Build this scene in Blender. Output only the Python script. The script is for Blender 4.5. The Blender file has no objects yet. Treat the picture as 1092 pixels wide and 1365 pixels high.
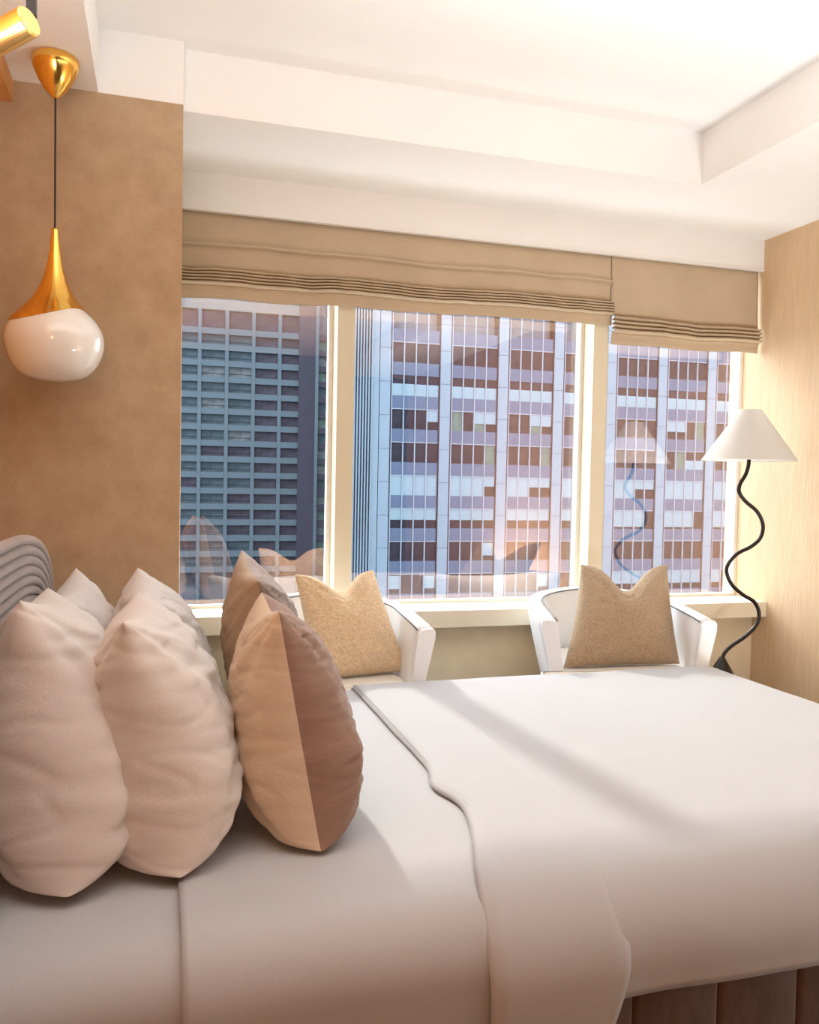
import bpy, bmesh, math, random
from mathutils import Vector, Matrix, noise
random.seed(7)
C = bpy.context.scene.collection
SC = bpy.context.scene
PI = math.pi

# ------------------------------------------------------------------ camera
cam_d = bpy.data.cameras.new('camera'); cam = bpy.data.objects.new('camera', cam_d); C.objects.link(cam)
Fw = Vector((0.28843557, 0.95678061, -0.03709149)); Rt = Vector((0.95746618, -0.28788685, 0.01948535)); Up = Vector((-0.00796505, 0.04113411, 0.99912189))
cam.matrix_world = Matrix(((Rt.x, Up.x, -Fw.x, 0), (Rt.y, Up.y, -Fw.y, 0), (Rt.z, Up.z, -Fw.z, 1.27), (0, 0, 0, 1)))
cam_d.sensor_fit = 'HORIZONTAL'; cam_d.sensor_width = 36; cam_d.lens = 1112.6 / 1092 * 36
cam_d.clip_start = 0.02; cam_d.clip_end = 1000
SC.camera = cam

# ------------------------------------------------------------------ world, sun, added fill lights, exposure
w = bpy.data.worlds.new('world'); SC.world = w; w.use_nodes = True
bg = w.node_tree.nodes['Background']; bg.inputs[0].default_value = (0.80, 0.89, 1.0, 1); bg.inputs[1].default_value = 4.6
sd = bpy.data.lights.new('sun', 'SUN'); sd.energy = 2.3; sd.color = (1.0, 0.95, 0.88); sd.angle = math.radians(2.2)
sun = bpy.data.objects.new('sun', sd); C.objects.link(sun)
sun.rotation_euler = Vector((0.10, -1, -0.67)).to_track_quat('-Z', 'Y').to_euler()
def area(name, loc, size, energy, color, direction):
    d = bpy.data.lights.new(name, 'AREA'); d.shape = 'RECTANGLE'; d.size, d.size_y = size; d.energy = energy; d.color = color
    o = bpy.data.objects.new(name, d); C.objects.link(o); o.location = loc
    o.rotation_euler = Vector(direction).to_track_quat('-Z', 'Y').to_euler(); return o
# added fill lights without fixtures: upward ones for the ceiling, a warm one behind
area('ceiling_fill', (1.15, 1.62, 2.32), (2.2, .9), 12, (0.86, 0.95, 1.0), (0.0, 0.0, 1))  # added upward fill that brightens the tray ceiling
area('floor_fill', (2.78, 1.15, 0.03), (.5, 1.2), 36, (0.92, 0.96, 1.0), (0.0, 0.0, 1))  # added fill by the right wall, lifts the soffit undersides
area('headside_fill', (-0.3, 1.1, 2.0), (.3, 1.3), 13, (0.95, 0.96, 1.0), (0.0, 0.0, 1))  # added fill for the lowered ceiling over the headboard
area('warm_fill', (-0.25, -1.6, 1.5), (.35, .5), 9.5, (1.0, 0.42, 0.17), (0.35, 1, -.1))  # added warm fill for the near side of the bed
SC.view_settings.view_transform = 'Standard'; SC.view_settings.look = 'None'
SC.view_settings.exposure = 0.72; SC.view_settings.gamma = 1; SC.view_settings.use_curve_mapping = False

# ------------------------------------------------------------------ materials
def srgb(c): return tuple((x / 255 / 12.92 if x / 255 <= .04045 else ((x / 255 + .055) / 1.055) ** 2.4) for x in c) + (1,)
MATS = {}
def mat(name, col, rough=.6, metal=0, var=.0, scale=8, bump=0, bscale=60, stretch=(1, 1, 1), spec=.5, col2=None, sheen=0, transl=0, coat=0, detail=4):
    m = bpy.data.materials.new(name); m.use_nodes = True; nt = m.node_tree; N = nt.nodes; L = nt.links
    p = N['Principled BSDF']; p.inputs['Roughness'].default_value = rough; p.inputs['Metallic'].default_value = metal
    p.inputs['Specular IOR Level'].default_value = spec
    if sheen: p.inputs['Sheen Weight'].default_value = sheen; p.inputs['Sheen Roughness'].default_value = .4
    if coat: p.inputs['Coat Weight'].default_value = coat
    c = srgb(col) if max(col) > 1 else tuple(col) + (1,)
    tc = N.new('ShaderNodeTexCoord'); mp = N.new('ShaderNodeMapping'); mp.inputs['Scale'].default_value = stretch
    L.new(tc.outputs['Object'], mp.inputs[0])
    if var or col2:
        n = N.new('ShaderNodeTexNoise'); n.inputs['Scale'].default_value = scale; n.inputs['Detail'].default_value = detail; n.inputs['Roughness'].default_value = .65
        L.new(mp.outputs[0], n.inputs['Vector'])
        r = N.new('ShaderNodeValToRGB'); L.new(n.outputs[0], r.inputs[0])
        c2 = srgb(col2) if col2 else tuple(x * (1 - var) for x in c[:3]) + (1,)
        r.color_ramp.elements[0].position = .32; r.color_ramp.elements[1].position = .68
        r.color_ramp.elements[0].color = c2; r.color_ramp.elements[1].color = tuple(min(1, x * (1 + var * .4)) for x in c[:3]) + (1,)
        L.new(r.outputs[0], p.inputs['Base Color'])
    else: p.inputs['Base Color'].default_value = c
    if bump:
        b = N.new('ShaderNodeTexNoise'); b.inputs['Scale'].default_value = bscale; b.inputs['Detail'].default_value = 3
        L.new(mp.outputs[0], b.inputs['Vector'])
        bn = N.new('ShaderNodeBump'); bn.inputs['Strength'].default_value = bump; bn.inputs['Distance'].default_value = .01
        L.new(b.outputs[0], bn.inputs['Height']); L.new(bn.outputs[0], p.inputs['Normal'])
    if transl:
        t = N.new('ShaderNodeBsdfTranslucent'); t.inputs[0].default_value = c; mx = N.new('ShaderNodeMixShader'); mx.inputs[0].default_value = transl
        L.new(p.outputs[0], mx.inputs[1]); L.new(t.outputs[0], mx.inputs[2]); L.new(mx.outputs[0], N['Material Output'].inputs[0])
    MATS[name] = m; return m
M_back = mat('dark_panelled_back_wall', (42, 34, 30), .9, var=.2)
M_white = mat('plaster_white', (246, 244, 240), .8, var=.02, scale=3)
M_taupe = mat('taupe_suede_wall', (192, 167, 136), .85, var=.05, scale=9, bump=.12, bscale=40, col2=(178, 151, 119), detail=8)
M_grain = mat('beige_grain_wall', (226, 198, 160), .7, scale=14, bump=.25, bscale=34, stretch=(1, 4, .35), col2=(216, 186, 148))
M_under = mat('beige_low_wall', (244, 228, 194), .8, var=.1, scale=4)
M_floor = mat('carpet', (92, 78, 68), .95, var=.2, scale=20, bump=.3)
M_orange = mat('glow_orange_wood', (226, 162, 92), .5, var=.2, scale=6, stretch=(1, .2, 4))  # wood tone saturated so the colour carries the warm LED glow
M_frame = mat('window_frame_cream', (222, 212, 186), .5)
M_frame_w = mat('window_sash_white', (236, 234, 226), .4)
M_sill = mat('sill_cream', (238, 228, 204), .5, var=.03)
M_blind = mat('blind_fabric', (198, 178, 150), .85, var=.08, scale=3, bump=.1, bscale=120)
M_sheet = mat('white_linen', (180, 181, 184), .75, var=.02, scale=3, bump=.05, bscale=160, sheen=.1)
M_pillow = mat('pillow_cotton', (212, 206, 202), .75, bump=.06, bscale=150, sheen=.1)
M_beige = mat('beige_linen', (206, 188, 166), .85, bump=.1, bscale=140)
M_mauve = mat('mauve_velvet', (144, 116, 102), .75, var=.12, scale=12, stretch=(1, 1, 4), sheen=.35, bump=.1, bscale=80)
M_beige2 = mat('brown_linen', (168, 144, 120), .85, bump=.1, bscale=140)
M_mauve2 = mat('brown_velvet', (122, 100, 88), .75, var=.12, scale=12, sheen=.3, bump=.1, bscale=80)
M_head = mat('headboard_velvet', (150, 134, 128), .7, var=.22, scale=6, sheen=.5, stretch=(1, 1, 1))
M_base = mat('bed_base_velvet', (104, 86, 78), .8, var=.35, scale=9, sheen=.3, stretch=(1, 1, .5), bump=.2, bscale=30)
M_boucle = mat('boucle', (244, 216, 176), .95, var=.22, scale=110, bump=1.0, bscale=170, sheen=.2, detail=2)
M_boucle2 = mat('boucle_dark', (192, 168, 138), .95, var=.22, scale=110, bump=1.0, bscale=170, sheen=.2, detail=2)
M_chair = mat('pale_leather', (242, 246, 250), .45, bump=.05, bscale=50)
M_seat = mat('seat_fabric', (240, 236, 226), .7)
M_pipe = mat('dark_piping', (110, 106, 104), .6)
M_wood = mat('dark_wood', (70, 50, 36), .4, var=.3)
M_black = mat('bronze_black', (38, 30, 26), .35, metal=.4)
M_blackm = mat('black_metal', (18, 18, 18), .4)
M_brass = mat('brass', (.95, .58, .13), .16, metal=1)
M_brass2 = mat('brushed_brass', (.90, .60, .22), .3, metal=1)
M_opal = mat('opal_glass', (240, 238, 234), .12, spec=.6, coat=.6)
M_shade = mat('lamp_shade', (224, 221, 216), .8, transl=.3)
# glass: clear with a warm mirror coat
M_glass = bpy.data.materials.new('window_glass'); M_glass.use_nodes = True
nt = M_glass.node_tree; nt.nodes.remove(nt.nodes['Principled BSDF'])
tr = nt.nodes.new('ShaderNodeBsdfTransparent'); tr.inputs[0].default_value = (.97, .98, .98, 1)
gl = nt.nodes.new('ShaderNodeBsdfGlossy'); gl.inputs[0].default_value = (1.0, .72, .56, 1); gl.inputs['Roughness'].default_value = 0.0
mx = nt.nodes.new('ShaderNodeMixShader'); mx.inputs[0].default_value = .18
nt.links.new(tr.outputs[0], mx.inputs[1]); nt.links.new(gl.outputs[0], mx.inputs[2]); nt.links.new(mx.outputs[0], nt.nodes['Material Output'].inputs[0])
# far buildings
B_light = mat('tower_pier_grey', (104, 117, 128), .9, spec=.05, var=.06, scale=.3)
B_sp = mat('tower_spandrel', (72, 82, 100), .9, spec=.05, var=.12, scale=.25)
B_dark = mat('tower_window_dark', (44, 42, 50), .9, spec=.05, var=.45, scale=.5)
B_blue = mat('tower_window_blind', (109, 125, 134), .9, spec=.05, var=.08, scale=.4)
B_green = mat('tower_window_green', (81, 97, 92), .9, spec=.05, var=.4, scale=.9)
B_mull = mat('tower_mullion', (118, 126, 136), .9, spec=.05)
B_line = mat('tower_dark_line', (36, 34, 44), .9, spec=.05)
B_teal = mat('left_tower_concrete', (80, 92, 99), .9, spec=.05, var=.08, scale=.2)
B_purple = mat('left_tower_blank', (58, 58, 68), .9, spec=.05, var=.12, scale=.15)
B_lw = mat('left_tower_glass', (66, 79, 85), .9, spec=.05, var=.5, scale=.35)
B_lw2 = mat('left_tower_glass_dark', (62, 61, 69), .9, spec=.05, var=.4, scale=.5)
B_lw3 = mat('left_tower_glass_bright', (92, 98, 100), .9, spec=.05, var=.5, scale=.6)
B_flute = mat('tower_flute_blue', (84, 96, 116), .9, spec=.05)
B_body = mat('tower_body', (86, 90, 97), .9, spec=.05)
B_street = mat('street', (110, 110, 112), .9, spec=.05, var=.2, scale=.05)

# ------------------------------------------------------------------ helpers
def mesh(name, verts, faces, m=None, smooth=False):
    me = bpy.data.meshes.new(name); me.from_pydata([tuple(v) for v in verts], [], faces); me.update()
    if m: me.materials.append(m)
    if smooth: me.polygons.foreach_set('use_smooth', [True] * len(me.polygons))
    return me
def link(name, me, parent=None, loc=None):
    o = bpy.data.objects.new(name, me); C.objects.link(o)
    if parent: o.parent = parent
    if loc: o.location = loc
    return o
class MB:
    def __init__(s): s.v = []; s.f = []
    def box(s, x0, x1, y0, y1, z0, z1):
        b = len(s.v)
        s.v += [(x, y, z) for z in (z0, z1) for y in (y0, y1) for x in (x0, x1)]
        for q in ((0, 2, 3, 1), (4, 5, 7, 6), (0, 1, 5, 4), (2, 6, 7, 3), (0, 4, 6, 2), (1, 3, 7, 5)): s.f.append([b + i for i in q])
        return s
    def prism(s, poly, axis, a, b_):   # poly of 2D points, extruded along axis ('x','y','z')
        n = len(poly); b = len(s.v)
        for t in (a, b_):
            for p in poly:
                s.v.append({'x': (t, p[0], p[1]), 'y': (p[0], t, p[1]), 'z': (p[0], p[1], t)}[axis])
        s.f.append(list(range(b, b + n))[::-1]); s.f.append(list(range(b + n, b + 2 * n)))
        for i in range(n): j = (i + 1) % n; s.f.append([b + i, b + j, b + n + j, b + n + i])
        return s
    def lathe(s, prof, n=40, c=(0, 0, 0)):
        b = len(s.v)
        for r, z in prof:
            for i in range(n): a = 2 * PI * i / n; s.v.append((c[0] + r * math.cos(a), c[1] + r * math.sin(a), c[2] + z))
        for k in range(len(prof) - 1):
            for i in range(n): j = (i + 1) % n; s.f.append([b + k * n + i, b + k * n + j, b + (k + 1) * n + j, b + (k + 1) * n + i])
        return s
    def tube(s, pts, r, n=12, cap=True):
        pts = [Vector(p) for p in pts]; b = len(s.v); R = r if isinstance(r, (list, tuple)) else [r] * len(pts)
        up = Vector((0, 1, 0))
        for i, p in enumerate(pts):
            t = (pts[min(i + 1, len(pts) - 1)] - pts[max(i - 1, 0)]).normalized()
            u = up if abs(t.dot(up)) < .95 else Vector((1, 0, 0))
            a = t.cross(u).normalized(); c = t.cross(a).normalized()
            for k in range(n): s.v.append(tuple(p + R[i] * (a * math.cos(2 * PI * k / n) + c * math.sin(2 * PI * k / n))))
        for i in range(len(pts) - 1):
            for k in range(n): j = (k + 1) % n; s.f.append([b + i * n + k, b + i * n + j, b + (i + 1) * n + j, b + (i + 1) * n + k])
        if cap: s.f.append(list(range(b, b + n))[::-1]); s.f.append([b + (len(pts) - 1) * n + k for k in range(n)])
        return s
    def build(s, name, m, parent=None, smooth=False, loc=None, bevel=0):
        me = mesh(name, s.v, s.f, m); bm = bmesh.new(); bm.from_mesh(me); bmesh.ops.recalc_face_normals(bm, faces=bm.faces)
        if bevel: bmesh.ops.bevel(bm, geom=bm.edges[:], offset=bevel, segments=2, affect='EDGES', profile=.6)
        bm.to_mesh(me); bm.free()
        if smooth: me.polygons.foreach_set('use_smooth', [True] * len(me.polygons))
        return link(name, me, parent, loc)
def empty(name, loc=(0, 0, 0), rz=0):
    o = bpy.data.objects.new(name, None); C.objects.link(o); o.location = loc; o.rotation_euler = (0, 0, rz); o.empty_display_size = .1; return o
def tag(o, label=None, cat=None, group=None, kind=None):
    if label: o['label'] = label
    if cat: o['category'] = cat
    if group: o['group'] = group
    if kind: o['kind'] = kind
    return o
def S(o, label=None): o['kind'] = 'structure'; 
def struct(name, boxes, m, label=None, cat=None, bevel=0):
    mb = MB()
    for b in boxes: mb.box(*b)
    o = mb.build(name, m, bevel=bevel); tag(o, label, cat, kind='structure'); return o
def grid(nu, nv, fn, name, m, parent=None, smooth=True, flip=False):
    v = [fn(i / nu, j / nv) for j in range(nv + 1) for i in range(nu + 1)]
    W = nu + 1; f = []
    for j in range(nv):
        for i in range(nu):
            q = [j * W + i, j * W + i + 1, (j + 1) * W + i + 1, (j + 1) * W + i]
            f.append(q[::-1] if flip else q)
    return link(name, mesh(name, v, f, m, smooth), parent)
def sm(a, b, x): t = max(0, min(1, (x - a) / (b - a))); return t * t * (3 - 2 * t)
def rel(o, root):   # mesh built in world coordinates -> parented to an Empty at root
    o.parent = root; o.matrix_parent_inverse = root.matrix_basis.inverted()

# ------------------------------------------------------------------ the setting
XR, YG = 3.162, 4.02
ZS, ZC = 2.62, 2.8445
XL = -0.53; YB = -2.6
struct('floor', [(XL - .15, XR + .15, YB - .15, 4.12, -.1, 0)], M_floor, 'dark carpet floor under and around the bed', 'floor')
struct('ceiling', [(XL - .15, XR + .15, YB - .15, 4.12, ZC, ZC + .1)], M_white, 'bright white raised tray ceiling above the bed', 'ceiling')
struct('trim_1', [(XL, 3.30, 3.252, 4.12, ZS, ZC)], M_white, 'white lowered ceiling border running along the window wall', 'soffit')
struct('trim_2', [(2.315, XR, YB, 3.252, ZS, ZC)], M_white, 'white lowered ceiling border along the right wall', 'soffit')
struct('trim_3', [(XL, -.215, YB, 3.198, ZS, ZC)], M_white, 'white lowered ceiling over the headboard carrying the pendant', 'soffit')
struct('trim_4', [(-.215, .0763, 3.198, 3.252, ZS, ZC)], M_white, 'short white ceiling panel above the brown wall beside the window', 'soffit')
struct('trim_5', [(.0763, XR, 3.863, 3.882, 2.457, ZS), (.0763, XR, 3.855, 3.882, 2.452, 2.460)], M_white, 'white pelmet board hiding the tops of the fabric blinds', 'pelmet')
struct('trim_6', [(XL, XL + .04, YB, 3.198, 2.545, ZS)], M_orange, 'orange wooden cornice at the top of the left wall', 'cornice')
struct('wall_left', [(XL - .15, XL, YB - .15, 4.12, 0, ZC)], M_orange, 'orange wood wall behind the headboard', 'wall')
struct('wall_right', [(XR, XR + .15, YB - .15, 4.12, 0, ZC)], M_grain, 'beige wood-grain wall behind the floor lamp', 'wall')
struct('wall_back', [(XL - .15, XR + .15, YB - .15, YB, 0, ZC)], M_back, 'dark wall at the back of the room', 'wall')
struct('wall_column', [(XL, .0763, 3.198, 4.12, 0, ZS)], M_taupe, 'brown suede-textured wall left of the window behind the pendant lamp', 'wall')
struct('wall_front', [(.0763, XR, 3.862, 4.12, 0, .573), (.0763, XR, YG, 4.12, 2.47, ZS)], M_under, 'beige low wall under the window sill', 'wall')
struct('trim_7', [(.0763, XR, 3.752, YG + .03, .572, .653)], M_sill, 'wide cream window sill behind the armchairs', 'sill')
# window
win = empty('window_1', (1.6, 4.02, .653)); tag(win, 'wide office-facing window divided by two cream mullions', 'window', kind='structure')
def wpart(name, boxes, m, label=None, bevel=0):
    mb = MB()
    for b in boxes: mb.box(*b)
    o = mb.build(name, m, bevel=bevel); rel(o, win)
    if label: o['label'] = label
    return o
wpart('mullion', [(.806, .890, 3.904, YG + .03, .653, 2.47)], M_frame)
wpart('mullion', [(2.158, 2.242, 3.904, YG + .03, .653, 2.47)], M_frame)
panes = [(.0763, .806), (.890, 2.158), (2.242, XR)]
for a, b in panes:
    wpart('sash_frame', [(a, b, YG - .012, YG + .03, .653, .668), (a, b, YG - .012, YG + .03, 2.44, 2.47), (a, a + .022, YG - .012, YG + .03, .668, 2.44), (b - .022, b, YG - .012, YG + .03, .668, 2.44)], M_frame_w)
    wpart('pane', [(a + .022, b - .022, YG + .005, YG + .011, .668, 2.44)], M_glass)

# ------------------------------------------------------------------ roman blinds
def blind(x0, x1, prof_l, prof_r, yb, label, seed, nx=70):
    root = empty('roman_blind', ((x0 + x1) / 2, yb, 2.46)); tag(root, label, 'blind', 'roman blinds over the window')
    rnd = random.Random(seed)
    def row(i, t):
        (d0, z0), (d1, z1) = prof_l[i], prof_r[i]
        return d0 + (d1 - d0) * t, z0 + (z1 - z0) * t
    def make(name, i0, i1, parent, extra=0):
        rows = []
        for i in range(i0, i1):
            n = 3
            for k in range(n):
                rows.append((i, k / n))
        rows.append((i1 - 1, 1.0))
        v = []
        for (i, f) in rows:
            for k in range(nx + 1):
                t = k / nx; x = x0 + (x1 - x0) * t
                a = row(i, t); b = row(i + 1, t)
                ff = f
                d = a[0] + (b[0] - a[0]) * ff; z = a[1] + (b[1] - a[1]) * ff
                n1 = noise.noise(Vector((x * 3.1 + seed, z * 2, 0))); n2 = noise.noise(Vector((x * 11 + seed, z * 9, 5)))
                edge = sm(2.457, 2.38, z)
                v.append((x, yb - d - edge * (.006 * n1 + .003 * n2), z + edge * (.009 * n1 + .0035 * n2)))
        W = nx + 1; f = [[j * W + i, j * W + i + 1, (j + 1) * W + i + 1, (j + 1) * W + i] for j in range(len(rows) - 1) for i in range(nx)]
        o = link(name, mesh(name, v, f, M_blind, True)); rel(o, root)
        sol = o.modifiers.new('s', 'SOLIDIFY'); sol.thickness = .002; sol.offset = 0
        return o
    return root, make
# profile: (distance in front of backing line, z)
def prof(top, fold, st, ridges, hem, bot, dep=.03):
    p = [(0.0, top), (.004, (top + fold) / 2 + .01)]
    if fold is not None:
        p += [(.012, fold + .012), (.034, fold + .002), (.036, fold - .006), (.012, fold - .016), (.008, (fold + st) / 2)]
    return p
PL = [(.0, 2.50), (.004, 2.40), (.010, 2.326), (.030, 2.315), (.032, 2.306), (.010, 2.298), (.006, 2.25), (.012, 2.204)]
PR = [(.0, 2.50), (.004, 2.40), (.010, 2.338), (.030, 2.328), (.032, 2.319), (.010, 2.311), (.006, 2.27), (.012, 2.224)]
def stack(z0, z1, n, d0=.045):
    out = []; h = (z0 - z1) / n
    for k in range(n):
        z = z0 - k * h
        out += [(d0 + .006 * k * .5, z), (d0 + .004 + .006 * k * .5, z - h * .35), (d0 - .02, z - h * .62), (d0 - .02, z - h * .85)]
    return out
r1, mk = blind(.078, 2.246, PL + stack(2.196, 2.122, 5) + [(.02, 2.12), (.018, 2.068)], PR + stack(2.216, 2.145, 5) + [(.02, 2.143), (.018, 2.100)], 3.900,
               'wide taupe roman blind folded up over the left and middle panes', 3, nx=110)
mk('upper_panel', 0, len(PL) - 1, r1); mk('folded_stack', len(PL) - 1, len(PL) + 19, r1); mk('hem', len(PL) + 19, len(PL) + 21, r1)
QL = [(.0, 2.50), (.006, 2.40), (.012, 2.30), (.012, 2.20), (.016, 2.15)]
QR = [(.0, 2.50), (.002, 2.40), (.004, 2.30), (.006, 2.20), (.012, 2.135)]
r2, mk = blind(2.243, 3.150, QL + stack(2.140, 2.055, 4) + [(.02, 2.05), (.018, 2.000)], QR + stack(2.128, 2.050, 4) + [(.02, 2.045), (.018, 2.005)], 3.896,
               'shorter taupe roman blind over the right pane, hanging lower than its neighbour', 9, nx=60)
mk('upper_panel', 0, len(QL) - 1, r2); mk('folded_stack', len(QL) - 1, len(QL) + 15, r2); mk('hem', len(QL) + 15, len(QL) + 17, r2)

# ------------------------------------------------------------------ bed
TOP = .50; EN = 1.34; EF = 3.03
bed = empty('bed', (1.0, 2.2, 0)); tag(bed, 'large bed with grey-mauve channelled headboard and dark velvet base', 'bed')
def bpart(mb, name, m, smooth=False, bevel=0, label=None):
    o = mb.build(name, m, smooth=smooth, bevel=bevel); rel(o, bed)
    if label: o['label'] = label
    return o
def rbox(name, x0, x1, y0, y1, z0, z1, r, m, seg=4, label=None, parent=bed):
    mb = MB().box(x0, x1, y0, y1, z0, z1); me = mesh(name, mb.v, mb.f, m); bm = bmesh.new(); bm.from_mesh(me)
    bmesh.ops.recalc_face_normals(bm, faces=bm.faces); bmesh.ops.bevel(bm, geom=bm.edges[:], offset=r, segments=seg, affect='EDGES', profile=.5)
    bm.to_mesh(me); bm.free(); me.polygons.foreach_set('use_smooth', [True] * len(me.polygons))
    o = link(name, me)
    if parent: rel(o, parent)
    if label: o['label'] = label
    return o
# upholstered base of panels along the near side, the far side and the foot
x = -.27; k = 0
bpart(MB().box(-.28, 2.26, EN + .09, EF - .06, .04, .30), 'base_core', M_base)
while x < 2.29:
    x1 = min(x + .192, 2.30)
    rbox('base_panel', x + .001, x1 - .001, EN + .026, EN + .09, .03, .325, .012, M_base, 3); rbox('base_panel', x + .001, x1 - .001, EF - .065, EF + .0, .03, .325, .012, M_base, 3)
    x = x1
y = EN + .09
while y < EF - .08:
    y1 = min(y + .2, EF - .06); rbox('base_panel', 2.265, 2.325, y + .001, y1 - .001, .03, .325, .012, M_base, 3); y = y1
# mattress with fitted sheet
def wrap(a, e, r):
    if a < e: return a, 0
    if a < e + r * PI / 2: t = (a - e) / r; return e + r * math.sin(t), r * (1 - math.cos(t))
    return e + r, r + (a - e - r * PI / 2)
def cloth(name, m, x0, x1, near_edge, far_edge, rn, rf, top, hem_near, hem_far, seed=0, foot=None, rfoot=.1, hem_foot=.3, nx=90, ny=150, amp=.004, thick=.012, hemfn=None, edge_sag=0, offs=0):
    # arc length across from near hem to far hem
    an = rn * PI / 2 + max(0, (top - rn) - hem_near); af = rf * PI / 2 + max(0, (top - rf) - hem_far)
    yn = near_edge + rn; yf = far_edge - rf; T = an + (yf - yn) + af
    ax = 0
    if foot: ax = rfoot * PI / 2 + max(0, top - rfoot - hem_foot)
    LX = (foot - rfoot - x0 + ax) if foot else (x1 - x0)
    def fn(u, v):
        b = v * T - an   # b<0 near drape
        if hemfn and b < 0:
            pass
        if b < 0: p, dn = wrap(-b, 0, rn); yy = yn - p
        elif b > yf - yn: p, dn = wrap(b - (yf - yn), 0, rf); yy = yf + p
        else: yy = yn + b; dn = 0
        a = u * LX; dx = 0
        xx = x0 + a
        if foot and a > foot - rfoot - x0: p, dx = wrap(a - (foot - rfoot - x0), 0, rfoot); xx = foot - rfoot + p
        drop = (dn ** 2 + dx ** 2) ** .5 if dx > 0 and dn > 0 else dn + dx
        z = top - drop
        n = noise.noise(Vector((xx * 1.7 + seed, yy * 1.7, z * 1.3))) + .5 * noise.noise(Vector((xx * 4 + seed, yy * 4, z * 2)))
        side = sm(.02, .2, dn)
        vert = noise.noise(Vector((xx * 5 + seed * 3, seed, z * .6)))
        z += n * amp * (1 - side)
        if b < 0: yy -= side * (vert * .010 + n * .004) + offs * side
        z = max(z, .31 if not hemfn else .0) if dn + dx > .05 and False else z
        return (xx, yy, z)
    o = grid(nx, ny, fn, name, m)
    s = o.modifiers.new('s', 'SOLIDIFY'); s.thickness = thick; s.offset = -1
    return o
matt = cloth('mattress', M_sheet, -.29, 2.28, EN + .010, EF - .014, .10, .06, TOP - .012, .31, .32, seed=2, foot=2.29, rfoot=.08, thick=.004, nx=60, ny=80); rel(matt, bed)
# headboard: nested channel ribs
hb = empty('headboard_tmp', (0, 0, 0)); bpy.data.objects.remove(hb)
HX0, HX1 = XL + .012, -.325; HY1 = 3.02; HZ = 1.115
backb = MB()
def stad(ins, n=16):   # outline in (y, z): straight top falling away in a long rounded far corner
    y0, y1, z1 = 1.0 + ins, HY1 - ins, HZ - ins; ry = max(.1, .95 - ins); rz = max(.06, .44 - ins); pts = [(y1, .05)]
    for i in range(n + 1): t = i / n * PI / 2; pts.append((y1 - ry + ry * math.cos(t) ** (2 / 3), z1 - rz + rz * math.sin(t) ** (2 / 3)))
    rr = max(.03, .2 - ins)
    for i in range(9): t = PI / 2 + i / 8 * PI / 2; pts.append((y0 + rr + rr * math.cos(t), z1 - rr + rr * math.sin(t)))
    pts.append((y0, .05)); return pts
hbk = MB().prism(stad(.03), 'x', HX0, HX1 - .03); hb = bpart(hbk, 'headboard', M_head)
W = .027
for k in range(15):
    outl = stad(W * (k + .5))
    mb = MB(); P = [(HX1 - .03, y, z) for y, z in outl]
    pts = [Vector(p) for p in P]
    # half-round ridge, elongated in x
    b = len(mb.v); n = 10
    for i, p in enumerate(pts):
        t = (pts[min(i + 1, len(pts) - 1)] - pts[max(i - 1, 0)]).normalized(); nr = Vector((1, 0, 0)).cross(t).normalized()
        for q in range(n + 1):
            a = PI * q / n; mb.v.append(tuple(p + nr * (W * .5) * math.cos(a) + Vector((1, 0, 0)) * (.012 + .018 * math.sin(a) ** .8)))
    for i in range(len(pts) - 1):
        for q in range(n): mb.f.append([b + i * (n + 1) + q, b + i * (n + 1) + q + 1, b + (i + 1) * (n + 1) + q + 1, b + (i + 1) * (n + 1) + q])
    o = mb.build('channel', M_head, smooth=True); rel(o, bed); o.parent = hb; o.matrix_parent_inverse = Matrix()
    o.matrix_parent_inverse = (bed.matrix_basis @ hb.matrix_parent_inverse @ hb.matrix_basis).inverted()

# bedding
o = cloth('flat_sheet', M_sheet, .043, .73, EN, EF - .004, .11, .07, TOP, .02, .12, seed=11, nx=50, ny=150, amp=.004, thick=.004); tag(o, 'smooth white flat sheet between the brown cushions and the duvet', 'sheet')
duv = empty('duvet', (1.5, 2.2, TOP)); tag(duv, 'thick white duvet spread over the foot half of the bed', 'duvet')
o = cloth('cover', M_sheet, .70, 2.36, EN - .016, EF + .006, .15, .07, TOP + .016, .322, .15, seed=20, foot=2.37, rfoot=.16, hem_foot=.12, nx=130, ny=170, amp=.005, thick=.014); rel(o, duv)
# turned-back band at the head edge, hanging lower on the near side and narrowing
def band(u, v):
    rn = .157; top = TOP + .0175; yn = EN - .021 + rn; yf = EF + .004 - .08
    an = rn * PI / 2 + (top - rn - .03); af = .1; T = an + (yf - yn) + af; b = v * T - an
    if b < 0: p, dn = wrap(-b, 0, rn); yy = yn - p
    elif b > yf - yn: p, dn = wrap(b - (yf - yn), 0, .08); yy = yf + p
    else: yy = yn + b; dn = 0
    near = sm(1.86, 1.30, yy)
    x = .690 - .125 * near + u * (.28 - .05 * (sm(.1, .3, dn) if b < 0 else 0)) + .008 * noise.noise(Vector((yy * 3, 1, 0))) - .03 * math.exp(-((yy - 1.95) / .08) ** 2) * (1 - u)
    z = top - dn
    el = sm(0, .09, u); er = sm(1.0, .90, u)
    side = sm(.0, .22, dn) if b < 0 else 0
    off = (1 - el) * .010 + (1 - er) * (.010 * (1 - side)) - side * .006
    if b < 0: t = min(1, -b / (rn * PI / 2)); z -= off * math.cos(t * PI / 2); yy += off * math.sin(t * PI / 2)
    else: z -= off
    n = noise.noise(Vector((x * 4, yy * 3, z * 2 + 9))); z += n * .0015
    return (x, yy, z)
o = grid(24, 170, band, 'folded_edge', M_sheet); rel(o, duv); s = o.modifiers.new('s', 'SOLIDIFY'); s.thickness = .006; s.offset = -1

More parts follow.
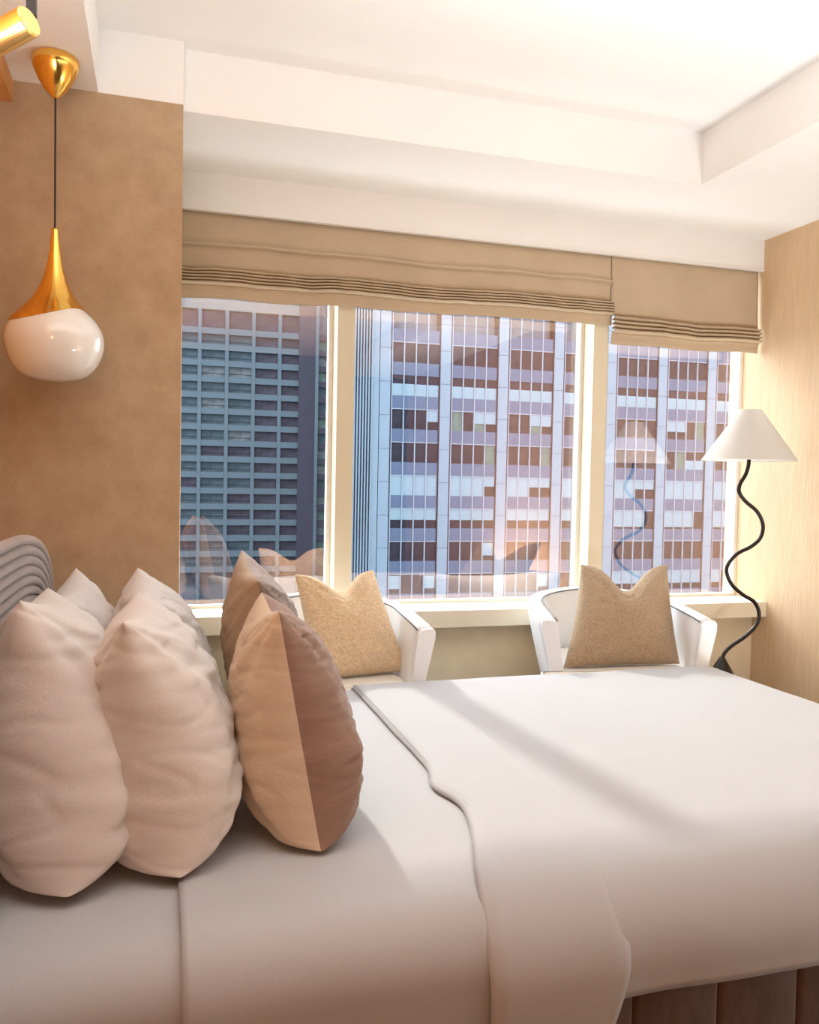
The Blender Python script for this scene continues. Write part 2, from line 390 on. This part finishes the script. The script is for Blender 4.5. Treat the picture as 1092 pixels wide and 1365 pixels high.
# ------------------------------------------------------------------ pillows
def pillow_pts(BL, BR, TR, TL, T, side, n=90, sag=(.05, .06, .05, .06), chop=0, seed=0, wr=.010, rad=.014, base=None, powr=.5, pleat=0, asym=1.0, chopw=.45, zmin=None, full=True):
    BL, BR, TR, TL = map(Vector, (BL, BR, TR, TL))
    nrm = (BR - BL).cross(TL - BL).normalized() * side
    v = []
    for j in range(n + 1):
        for i in range(n + 1):
            u = math.sin(PI / 2 * (2 * i / n - 1)); w_ = math.sin(PI / 2 * (2 * j / n - 1))
            sl = sag[3] if u < 0 else sag[1]; sb = sag[0] if w_ < 0 else sag[2]
            uu = u * (1 - sl * (1 - w_ * w_)); ww = w_ * (1 - sb * (1 - u * u))
            if chop and w_ > -.3: ww -= chop * math.exp(-(u / chopw) ** 2) * sm(-.3, 1, w_)
            a, b = (uu + 1) / 2, (ww + 1) / 2
            p = (BL * (1 - a) + BR * a) * (1 - b) + (TL * (1 - a) + TR * a) * b
            kk = sm(-.6, .9, w_) if full else 1; bu = (1 - abs(u) ** 5) * (1 - kk) + (1 - u * u) * kk if full else 1 - u * u; bw = (1 - .93 * w_ ** 10) * (1 - kk) + (1 - w_ * w_) * kk if full else 1 - w_ * w_
            h = (bu * bw) ** powr * T / 2 * (1 - .12 * w_) * (.78 + .22 * sm(-1, -.3, w_) if full else 1)
            q = Vector((u * 2.2 + seed, w_ * 2.2, side * 3.1))
            nn = noise.noise(q) + .6 * noise.noise(q * 2.3)
            # creases radiating from corners
            cr = 0
            for cu, cw in ((-1, -1), (1, -1), (1, 1), (-1, 1)):
                du, dw = u - cu, w_ - cw; rr = math.hypot(du, dw); an = math.atan2(dw, du)
                cr += math.sin(an * 11 + seed * 1.7 + cu * 2 + cw) * math.exp(-((rr - .5) / .45) ** 2)
            hz = noise.noise(Vector((u * 1.2 + seed, w_ * 7, side * 2 + 4)))
            rg = 1 - abs(noise.noise(Vector((u * 2.6 + seed, w_ * 5.5 + u, side * 5 + 1)))) * 4; rg2 = max(0, rg)
            env = (1 - u ** 8) * (1 - w_ ** 8)
            h -= env * rg2 * wr * .55
            h += env * (nn * wr * 1.1 + cr * wr * .6 + hz * wr * .6)
            if pleat:
                f = w_ * 9 + .5 * noise.noise(Vector((u * 1.5, w_ * 3, seed)))
                h -= env * pleat * max(0, 1 - abs((f % 1) - .5) / .13) * (.4 + .6 * abs(noise.noise(Vector((u * 2, int(f) * 3.7, seed)))) * 2)
            p = p + nrm * h
            if zmin is not None and p.z < zmin + .02: p.z = zmin + .02 * math.exp((p.z - zmin - .02) / .02) if p.z < zmin + .02 else p.z
            if full:
                cc = (BL + BR + TR + TL) / 4; rd = Vector((p.x - cc.x, p.y - cc.y, .35 * (p.z - cc.z)))
                if rd.length > 1e-5: rd.normalize()
                q = Vector((p.x * 5 + seed, p.y * 5, p.z * 17 + 2.5 * p.x))
                a1 = noise.noise(q); a2 = noise.noise(Vector((p.x * 7 + seed, p.y * 9, p.z * 34 + 5)))
                p = p + rd * wr * (.38 * a1 - .5 * max(0, 1 - abs(a1) * 6) * (.5 + .5 * a2) + .18 * a2)
            v.append(p)
    W = n + 1; f = []
    for j in range(n):
        for i in range(n):
            q = [j * W + i, j * W + i + 1, (j + 1) * W + i + 1, (j + 1) * W + i]; f.append(q if side > 0 else q[::-1])
    return v, f
def pillow(name, label, cat, group, mats, two=False, **kw):
    n = kw.get('n', 90)
    cs = [Vector(kw[k]) for k in ('BL', 'BR', 'TR', 'TL')]; c = sum(cs, Vector()) / 4; c.z = min(p.z for p in cs)
    vf, ff = pillow_pts(side=1, **kw)
    kb = dict(kw); kb['pleat'] = 0; vb, fb = pillow_pts(side=-1, **kb)
    if two:
        root = empty(name, c); tag(root, label, cat, group)
        a = link('front_panel', mesh('front_panel', vf, ff, mats[0], True)); rel(a, root); a['label'] = 'mauve pleated velvet front'
        b = link('back_panel', mesh('back_panel', vb, fb, mats[1], True)); rel(b, root); b['label'] = 'plain beige linen back'
        return root
    off = len(vf); vv = vf + vb; F = ff + [[q + off for q in g] for g in fb]
    me = mesh(name, [v - c for v in vv], F, mats[0], True)
    bm = bmesh.new(); bm.from_mesh(me); bmesh.ops.remove_doubles(bm, verts=bm.verts, dist=.0004); bmesh.ops.recalc_face_normals(bm, faces=bm.faces); bm.to_mesh(me); bm.free()
    o = link(name, me, None, c); tag(o, label, cat, group); return o
Z = TOP + .004
# far ones first; u runs from near (camera side) to far, front faces the foot (+X)
PG = 'white pillows against the headboard'
pillow('pillow', 'white pillow nearest the camera, against the headboard at the left edge', 'pillow', PG, [M_pillow], BL=(-.15, 1.58, Z), BR=(-.15, 2.18, Z), TR=(-.25, 2.14, 1.0), TL=(-.25, 1.72, 1.03), T=.33, seed=1, zmin=Z, sag=(.03, .05, .08, .02))
pillow('pillow', 'white pillow at the far head corner of the bed, its tip against the brown wall', 'pillow', PG, [M_pillow], BL=(-.16, 2.25, Z), BR=(-.16, 2.88, Z), TR=(-.24, 2.74, .985), TL=(-.26, 2.30, .95), T=.27, seed=5, zmin=Z, sag=(.03, .05, .10, .05))
pillow('pillow', 'large white pillow standing in the near middle row beside the brown cushions', 'pillow', PG, [M_pillow], BL=(.045, 1.61, Z), BR=(.06, 2.20, Z), TR=(-.045, 2.10, .99), TL=(-.062, 1.70, .985), T=.31, seed=9, zmin=Z, sag=(.03, .04, .05, .02))
pillow('pillow', 'white pillow in the far middle row, next to the far brown cushion', 'pillow', PG, [M_pillow], BL=(.07, 2.25, Z), BR=(.07, 2.88, Z), TR=(-.06, 2.72, .985), TL=(-.05, 2.22, .96), T=.28, seed=13, zmin=Z, sag=(.03, .05, .03, .05))
BG = 'two-tone brown cushions on the bed'
pillow('cushion', 'nearest two-tone cushion with beige back and pleated mauve velvet front', 'cushion', BG, [M_mauve, M_beige], two=True, BL=(.325, 1.655, Z), BR=(.34, 2.14, Z), TR=(.25, 2.10, .985), TL=(.245, 1.75, .99), T=.27, seed=17, n=110, wr=.006, zmin=Z, pleat=.011, sag=(.02, .04, .04, .03), chop=.06)
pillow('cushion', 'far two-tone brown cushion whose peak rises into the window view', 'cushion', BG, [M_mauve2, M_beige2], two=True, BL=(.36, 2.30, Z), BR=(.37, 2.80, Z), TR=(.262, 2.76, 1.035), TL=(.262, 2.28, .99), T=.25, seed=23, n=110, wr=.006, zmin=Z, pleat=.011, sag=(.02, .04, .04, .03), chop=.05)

# ------------------------------------------------------------------ armchairs
def armchair(loc, rz, label, group):
    root = empty('armchair', loc, rz); tag(root, label, 'armchair', group)
    # shell: U path in plan, cross-section swept; local front is -Y
    path = []
    for i in range(6): path.append((-.345 + .004 * i, -.31 + .062 * i, 0))
    for i in range(1, 24):
        t = PI * i / 24; path.append((-.325 * math.cos(t), .0 + .30 * math.sin(t) ** .9, 0))
    for i in range(5, -1, -1): path.append((.345 - .004 * i, -.31 + .062 * i, 0))
    n = len(path); V = []; F = []
    sec = 14
    for i, p in enumerate(path):
        p = Vector(p); t = (Vector(path[min(i + 1, n - 1)]) - Vector(path[max(i - 1, 0)])).normalized(); out = Vector((-t.y, t.x, 0)) ;
        f = abs(i / (n - 1) * 2 - 1)            # 1 at arm fronts, 0 at the back
        zt = .700 + .065 * (1 - f) ** .8 * 1.0; zb = .13
        th = .075 + .015 * f
        prof = []
        # outer side up, rounded top, inner side down
        for (o_, z_) in ((-.020, zb), (-.004, .28), (.014, .45), (.030, .60), (.036, zt - .04), (.030, zt - .012), (.012, zt), (-.02, zt), (-.050, zt - .004), (-.062, zt - .022), (-.060, .60), (-.052, .45), (-.05, .30), (-.05, zb)):
            prof.append((o_ * (1 if o_ > 0 else (th / .075)), z_))
        for o_, z_ in prof: q = p + out * (o_ * .66 + (z_ - .60) * .16); V.append((q.x, q.y, z_))
    for i in range(n - 1):
        for k in range(sec): j = (k + 1) % sec; F.append([i * sec + k, i * sec + j, (i + 1) * sec + j, (i + 1) * sec + k])
    F.append(list(range(sec))); F.append([(n - 1) * sec + k for k in range(sec)][::-1])
    me = mesh('shell', V, F, M_chair); bm = bmesh.new(); bm.from_mesh(me); bmesh.ops.recalc_face_normals(bm, faces=bm.faces); bm.to_mesh(me); bm.free()
    sh = link('shell', me, root); me.polygons.foreach_set('use_smooth', [len(p.vertices) < 6 for p in me.polygons])
    # piping along the inner top edge
    mb = MB(); mb.tube([(V[i * sec + 9][0], V[i * sec + 9][1], V[i * sec + 9][2] + .016) for i in range(n)], .0032, 8); mb.build('piping', M_pipe, root, smooth=True)
    # front arm panels
    for s_ in (-1, 1):
        i = 0 if s_ < 0 else n - 1
        ring = [V[i * sec + k] for k in range(sec)]
        cx = sum(r[0] for r in ring) / sec; mbp = MB(); b = 0
        for yy, sc in ((-.004, 1.0), (-.016, 1.0), (-.022, .93)):
            for r in ring: mbp.v.append((cx + (r[0] - cx) * sc, r[1] + yy, .44 + (r[2] - .44) * (1 if sc == 1 else .985)))
        for L_ in range(2):
            for k in range(sec): j = (k + 1) % sec; mbp.f.append([L_ * sec + k, L_ * sec + j, (L_ + 1) * sec + j, (L_ + 1) * sec + k])
        mbp.f.append([2 * sec + k for k in range(sec)]); mbp.f.append(list(range(sec))[::-1])
        mbp.build('arm_panel', M_chair, root)
    # seat platform and cushion (bulging out in front of the arms)
    def sgrid(u, v):
        return 0
    mb = MB(); pts = []
    for i in range(28):
        t = PI * i / 27; pts.append((-.265 * math.cos(t), .0 + .23 * math.sin(t)))
    pts += [(.28, -.322), (.36, -.324), (.385, -.338), (.375, -.358), (.27, -.368), (.15, -.372), (-.15, -.372), (-.27, -.368), (-.375, -.358), (-.385, -.338), (-.36, -.324), (-.28, -.322)]
    me_b = MB().prism(pts, 'z', .32, .485); o = me_b.build('seat_cushion', M_seat, root, bevel=.02); o.data.polygons.foreach_set('use_smooth', [True] * len(o.data.polygons))
    MB().prism([(x * .98, min(y, .25) if y > -.36 else y + .01) for x, y in pts], 'z', .14, .30).build('seat_base', M_chair, root)
    for sx in (-.30, .30):
        for sy in (-.28, .20): MB().tube([(sx, sy, .15), (sx * 1.03, sy * 1.03, .0)], [.02, .013], 10).build('leg', M_wood, root)
    return root
armchair((1.985, 3.40, 0), math.radians(-13), 'pale leather tub armchair at right, beside the floor lamp', 'pale tub armchairs under the window')
armchair((.68, 3.40, 0), math.radians(-4), 'pale tub armchair at left, half hidden behind the bed cushions', 'pale tub armchairs under the window')
CG = 'boucle cushions on the armchairs'
pillow('cushion', 'sand boucle cushion leaning in the right armchair beside the floor lamp', 'cushion', CG, [M_boucle2], BL=(1.65, 3.17, .49), BR=(2.20, 3.14, .49), TR=(2.27, 3.36, .905), TL=(1.845, 3.40, .905), T=.17, seed=31, n=90, full=False, wr=.004, sag=(.04, .07, .06, .07), chop=.50, chopw=.42, powr=.42)
pillow('cushion', 'golden boucle cushion standing in the left armchair behind the bed', 'cushion', CG, [M_boucle], BL=(.575, 3.17, .492), BR=(.985, 3.24, .492), TR=(.885, 3.46, .885), TL=(.535, 3.38, .88), T=.17, seed=37, n=90, full=False, wr=.004, sag=(.03, .06, .05, .07), chop=.36, chopw=.42, powr=.42)

# ------------------------------------------------------------------ floor lamp
lx, ly = 2.815, 3.5
lamp = empty('floor_lamp', (lx, ly, 0)); tag(lamp, 'floor lamp with wavy dark stem and white cone shade by the right wall', 'lamp')
key = [(0, 1.62), (0, 1.50), (0, 1.40), (-.014, 1.34), (-.048, 1.285), (-.050, 1.245), (-.010, 1.20), (.06, 1.15), (.097, 1.085), (.085, 1.02), (.03, .975), (-.05, .94), (-.100, .89), (-.108, .845), (-.075, .785), (-.01, .735), (.062, .695), (.093, .635), (.075, .575), (.01, .52), (-.07, .475), (-.112, .43), (-.118, .36)]
def cat(P, n=6):
    out = []
    for i in range(len(P) - 1):
        p0, p1, p2, p3 = P[max(i - 1, 0)], P[i], P[i + 1], P[min(i + 2, len(P) - 1)]
        for k in range(n):
            t = k / n; out.append(tuple(.5 * (2 * p1[a] + (p2[a] - p0[a]) * t + (2 * p0[a] - 5 * p1[a] + 4 * p2[a] - p3[a]) * t * t + (3 * p1[a] - p0[a] - 3 * p2[a] + p3[a]) * t ** 3) for a in range(len(p1))))
    out.append(P[-1]); return out
MB().tube([(x, 0, z) for x, z in cat(key)], .0095, 12).build('stem', M_black, lamp, smooth=True)
MB().lathe([(.001, .43), (.012, .425), (.026, .40), (.06, .34), (.11, .22), (.155, .08), (.165, .0), (.001, .0)], 40, (-.118, 0, 0)).build('base', M_black, lamp, smooth=True)
sh = MB().lathe([(.052, 1.655), (.225, 1.405)], 72).build('shade', M_shade, lamp, smooth=False)
sh.data.polygons.foreach_set('use_smooth', [True] * len(sh.data.polygons))
for R_, z_ in ((.0515, 1.655), (.2245, 1.405)): MB().tube([(R_ * math.cos(2 * PI * i / 48), R_ * math.sin(2 * PI * i / 48), z_) for i in range(49)], .0018, 6, False).build('shade_rim', M_frame_w, lamp, smooth=True)
MB().tube([(-.05, 0, 1.64), (.05, 0, 1.64)], .002, 6).tube([(0, -.05, 1.64), (0, .05, 1.64)], .002, 6).build('shade_carrier', M_black, lamp)
MB().lathe([(.001, 1.60), (.018, 1.59), (.028, 1.56), (.026, 1.53), (.014, 1.50), (.013, 1.46), (.001, 1.46)], 20).build('bulb', M_opal, lamp, smooth=True)

# ------------------------------------------------------------------ pendant
px, py = -.33, 2.98
pend = empty('pendant_lamp', (px, py, ZS)); tag(pend, 'teardrop pendant lamp of brass and white glass hanging by the brown wall', 'lamp')
MB().lathe([(.001, 0), (.062, 0), (.072, -.006), (.074, -.016), (.068, -.040), (.052, -.075), (.030, -.108), (.012, -.126), (.006, -.132), (.001, -.132)], 48).build('canopy', M_brass, pend, smooth=True)
MB().tube([(0, 0, -.125), (0, 0, -.56)], .0032, 8).build('cord', M_blackm, pend)
# body: brass cap flows into the globe along a wavy line
gz = 1.735 - ZS; gr = .152
bp = [(.010, 2.07 - ZS), (.011, 2.05 - ZS), (.016, 2.00 - ZS), (.024, 1.95 - ZS), (.040, 1.895 - ZS), (.066, 1.845 - ZS), (.100, 1.805 - ZS), (.128, 1.775 - ZS), (.146, 1.745 - ZS), (.1535, 1.715 - ZS), (.152, 1.685 - ZS), (.142, 1.650 - ZS), (.122, 1.616 - ZS), (.094, 1.592 - ZS), (.058, 1.580 - ZS), (.02, 1.575 - ZS), (.001, 1.575 - ZS)]
bp = cat(bp, 5)
def wave(a): return 1.772 - ZS + .018 * math.cos(a + .61) + .016 * math.cos(2 * (a + .61))   # seam height round the body (a: 0 = +X)
def shell(name, sel, m, grow):
    n = 64; mb = MB()
    nz = 60
    zt = bp[0][1]; zbm = bp[-1][1]
    def rad(z):
        for i in range(len(bp) - 1):
            if bp[i][1] >= z >= bp[i + 1][1]:
                d = bp[i][1] - bp[i + 1][1]; t = 0 if d < 1e-6 else (bp[i][1] - z) / d; return bp[i][0] + (bp[i + 1][0] - bp[i][0]) * t
        return .001
    for j in range(nz + 1):
        for i in range(n):
            a = 2 * PI * i / n; w_ = wave(a)
            f = j / nz
            if sel == 'up': z = zt + (w_ - zt) * f
            else: f = 1 - (1 - f) ** 1.0; f = math.sin(f * PI / 2); z = w_ + (zbm + .0002 - w_) * f
            r = max(.0008, rad(z) + grow); mb.v.append((r * math.cos(a), r * math.sin(a), z))
    for j in range(nz):
        for i in range(n): k = (i + 1) % n; mb.f.append([j * n + i, j * n + k, (j + 1) * n + k, (j + 1) * n + i])
    if sel == 'up': mb.f.append(list(range(n)))
    else: mb.f.append([nz * n + i for i in range(n)])
    o = mb.build(name, m, pend, smooth=True); return o
shell('brass_cap', 'up', M_brass, .0012); shell('glass_globe', 'down', M_opal, 0)

# ------------------------------------------------------------------ spotlight (top left)
sp = empty('spotlight', (-.262, 1.85, ZS)); tag(sp, 'brass cylinder spotlight under the ceiling in the top left corner', 'lamp')
a = Vector((-.246, 1.80, 2.147)) - Vector((-.262, 1.85, ZS)); b = a + Vector((-.13, .09, -.045))
d_ = (a - b).normalized()
MB().tube([b, b + d_ * .001, a - d_ * .002, a], [.026, .0285, .0285, .0265], 40).build('barrel', M_brass2, sp, smooth=False)
MB().tube([a - d_ * .004, a + d_ * .001], .0255, 32).build('end_cap', M_brass2, sp)
MB().tube([(-.008, 0, 0), (-.008, -.02, -.415)], .006, 12).build('stem', M_brass2, sp)
MB().box(.004, .022, -.012, .004, -.44, 0).build('bracket', M_blackm, sp)
MB().lathe([(.001, 0), (.05, 0), (.05, -.018), (.046, -.022), (.001, -.022)], 32).build('ceiling_plate', M_brass2, sp)

# ------------------------------------------------------------------ far buildings
struct('ground', [(-120, 260, 20, 300, -31, -30)], B_street, 'city street far below the window', 'street')
# middle / right tower
TY = 100.0
t1 = empty('office_tower', (55, TY, -30)); tag(t1, 'blue-grey office tower with vertical piers filling the middle and right panes', 'building', 'office towers outside the window')
meshcache = {}
def bx(name, m, parent, x0, x1, y0, y1, z0, z1):
    key = (round(x1 - x0, 3), round(y1 - y0, 3), round(z1 - z0, 3), m.name)
    if key not in meshcache:
        mb = MB().box(0, x1 - x0, 0, y1 - y0, 0, z1 - z0); meshcache[key] = mesh(name, mb.v, mb.f, m)
    root = parent
    while root.parent: root = root.parent
    off = root.location.copy()
    o = link(name, meshcache[key]); o.parent = parent; o.location = Vector((x0, y0, z0)) - off
    if parent is not root: o.location = Vector((x0, y0, z0)) - off - parent.location
    return o
MW = 7.86; PX0 = 26.0; PW = 1.35; FH = 4.13; SP0 = 14.4; SPH = 1.6; TOPZ = 38
bx('tower_body', B_body, t1, 22.0, 100, TY + 1.2, TY + 8, -30, TOPZ)
nm = 8
for k in range(nm + 1):
    xa = PX0 + k * MW
    bx('pier', B_sp, t1, xa + .02, xa + PW - .02, TY - .0, TY + 1.2, -30, TOPZ)
    for f in range(-4, 9):
        z = SP0 - f * FH - .9; bx('pier_panel', B_light, t1, xa, xa + PW, TY - .06, TY + .05, z + .06, z + FH)
for k in range(nm):
    xa = PX0 + k * MW + PW; xb = PX0 + (k + 1) * MW
    bx('reveal', B_line, t1, xa, xa + .16, TY - .04, TY + 1.2, -30, TOPZ); bx('reveal', B_line, t1, xb - .18, xb, TY - .04, TY + 1.2, -30, TOPZ)
    pw = (xb - xa - .34) / 4
    for q in range(4): bx('mullion', B_mull, t1, xa + .16 + q * pw, xa + .16 + q * pw + .12, TY - .03, TY + .2, -30, TOPZ)
rng = random.Random(4)
# blind cover per row: None or dict(frac, where)
for fl in range(-1, 8):
    zs = SP0 - fl * FH; zw0 = zs - (FH - SPH); zw1 = zs
    for k in range(nm):
        xa = PX0 + k * MW + PW + .16; xb = PX0 + (k + 1) * MW - .18; pw = (xb - xa) / 4
        if k < 7: bx('spandrel', B_sp, t1, xa, xb, TY + .06, TY + 1.2, zs, zs + SPH)
        if k < 7 and fl not in (0, 7): bx('ledge', B_mull, t1, xa, xb, TY + .03, TY + .1, zs - .10, zs)
        if k >= 7: continue
        for q in range(4):
            g = bx('pane', rng.choice([B_dark, B_dark, B_dark, B_green if fl in (1, 2) else B_dark]), t1, xa + q * pw + .13, xa + (q + 1) * pw, TY + .20, TY + .3, zw0, zw1)
            fr = None
            if fl == 0: fr = (0, .58)
            if fl == 1 and ((k == 0 and q == 3) or (k in (1, 2) and q >= 2) or (k == 5 and q < 2)): fr = (.4, 1)
            if fl == 3: fr = (0, 1) if not (k == 1 and q > 2 or k == 2 and q in (2, 3) or k == 4 and q > 1) else (.5, 1)
            if fl == 4: fr = (.42, .97)
            if fl == 4 and k >= 4: fr = (.1, 1) if q < 3 else None
            if fl == 6 and k >= 4: fr = (.3, 1) if rng.random() < .75 else None
            if fl == 2 and k == 5 and q > 1: fr = (.0, .5)
            if fl in (5, 6) and k < 4 and rng.random() < .25: fr = (.25, .9)
            if fr:
                h = zw1 - zw0; bx('window_blind', B_blue, g, xa + q * pw + .13, xa + (q + 1) * pw, TY + .12, TY + .18, zw0 + h * fr[0], zw0 + h * fr[1])
# fluted side bay left of the first pier
fl_ = MB(); x = 22.0
while x < 24.9: fl_.box(x, x + .16, TY - .3, TY + 1.2, -30, TOPZ); x += .36
o = fl_.build('fluting', B_light); rel(o, t1); o['kind'] = 'stuff'
bx('fluted_bay', B_flute, t1, 22.0, 25.0, TY + .3, TY + 1.2, -30, TOPZ); bx('corner_pier', B_light, t1, 25.0, 25.9, TY - .1, TY + 1.2, -30, TOPZ)

# left tower
LY = 150.0
t2 = empty('office_tower', (14, LY, -30)); tag(t2, 'teal-grey office block with a regular window grid seen through the left pane', 'building', 'office towers outside the window')
bx('tower_body', B_body, t2, -40, 31, LY + 1.2, LY + 30, -30, 33.5)
px_ = [1.75 + 4.62 * i for i in range(-9, 5)]
for x in px_: bx('pier', B_teal, t2, x, x + .62, LY - .1, LY + 1.2, -30, 33.2)
xe = 23.95
zb = [26.2 - 2.78 * k for k in range(16)]
for i0, x in enumerate(px_):
    i = i0 - 7
    xa = x + .62; xb = (px_[i0 + 1] if i0 + 1 < len(px_) else xe)
    bx('spandrel', B_teal, t2, xa, xb, LY + .0, LY + 1.2, 30.4, 33.0)
    bx('pane', B_lw2, t2, xa, xb, LY + .6, LY + .7, 27.3, 30.4)
    for k, z in enumerate(zb):
        bx('spandrel', B_teal, t2, xa, xb, LY + .0, LY + 1.2, z, z + 1.05)
        if z > -16:
            m_ = B_lw if i < 3 else (rng.choice([B_lw, B_lw3, B_lw]) if i == 4 or i == 3 else B_lw2)
            if k > 6 and i < 5: m_ = rng.choice([B_lw, B_lw2])
            g = bx('pane', m_, t2, xa, xb, LY + .55, LY + .65, z - 1.73, z)
            if i in (1, 2, 3, 4): bx('transom', B_line, g, xa, xb, LY + .48, LY + .54, z - 1.25, z - 1.18)
bx('blank_wall', B_purple, t2, xe, 26.9, LY - .3, LY + 1.2, -30, 33.4)
bx('pier', B_teal, t2, 26.9, 27.5, LY - .4, LY + 1.2, -30, 33.4)
for k, z in enumerate(zb):
    bx('spandrel', B_purple, t2, 27.5, 30.5, LY, LY + 1.2, z, z + 1.05); bx('pane', rng.choice([B_lw, B_green, B_lw3]), t2, 27.5, 30.5, LY + .5, LY + .6, z - 1.73, z)
bx('pier', B_purple, t2, 30.5, 31.0, LY - .2, LY + 1.2, -30, 33.4)
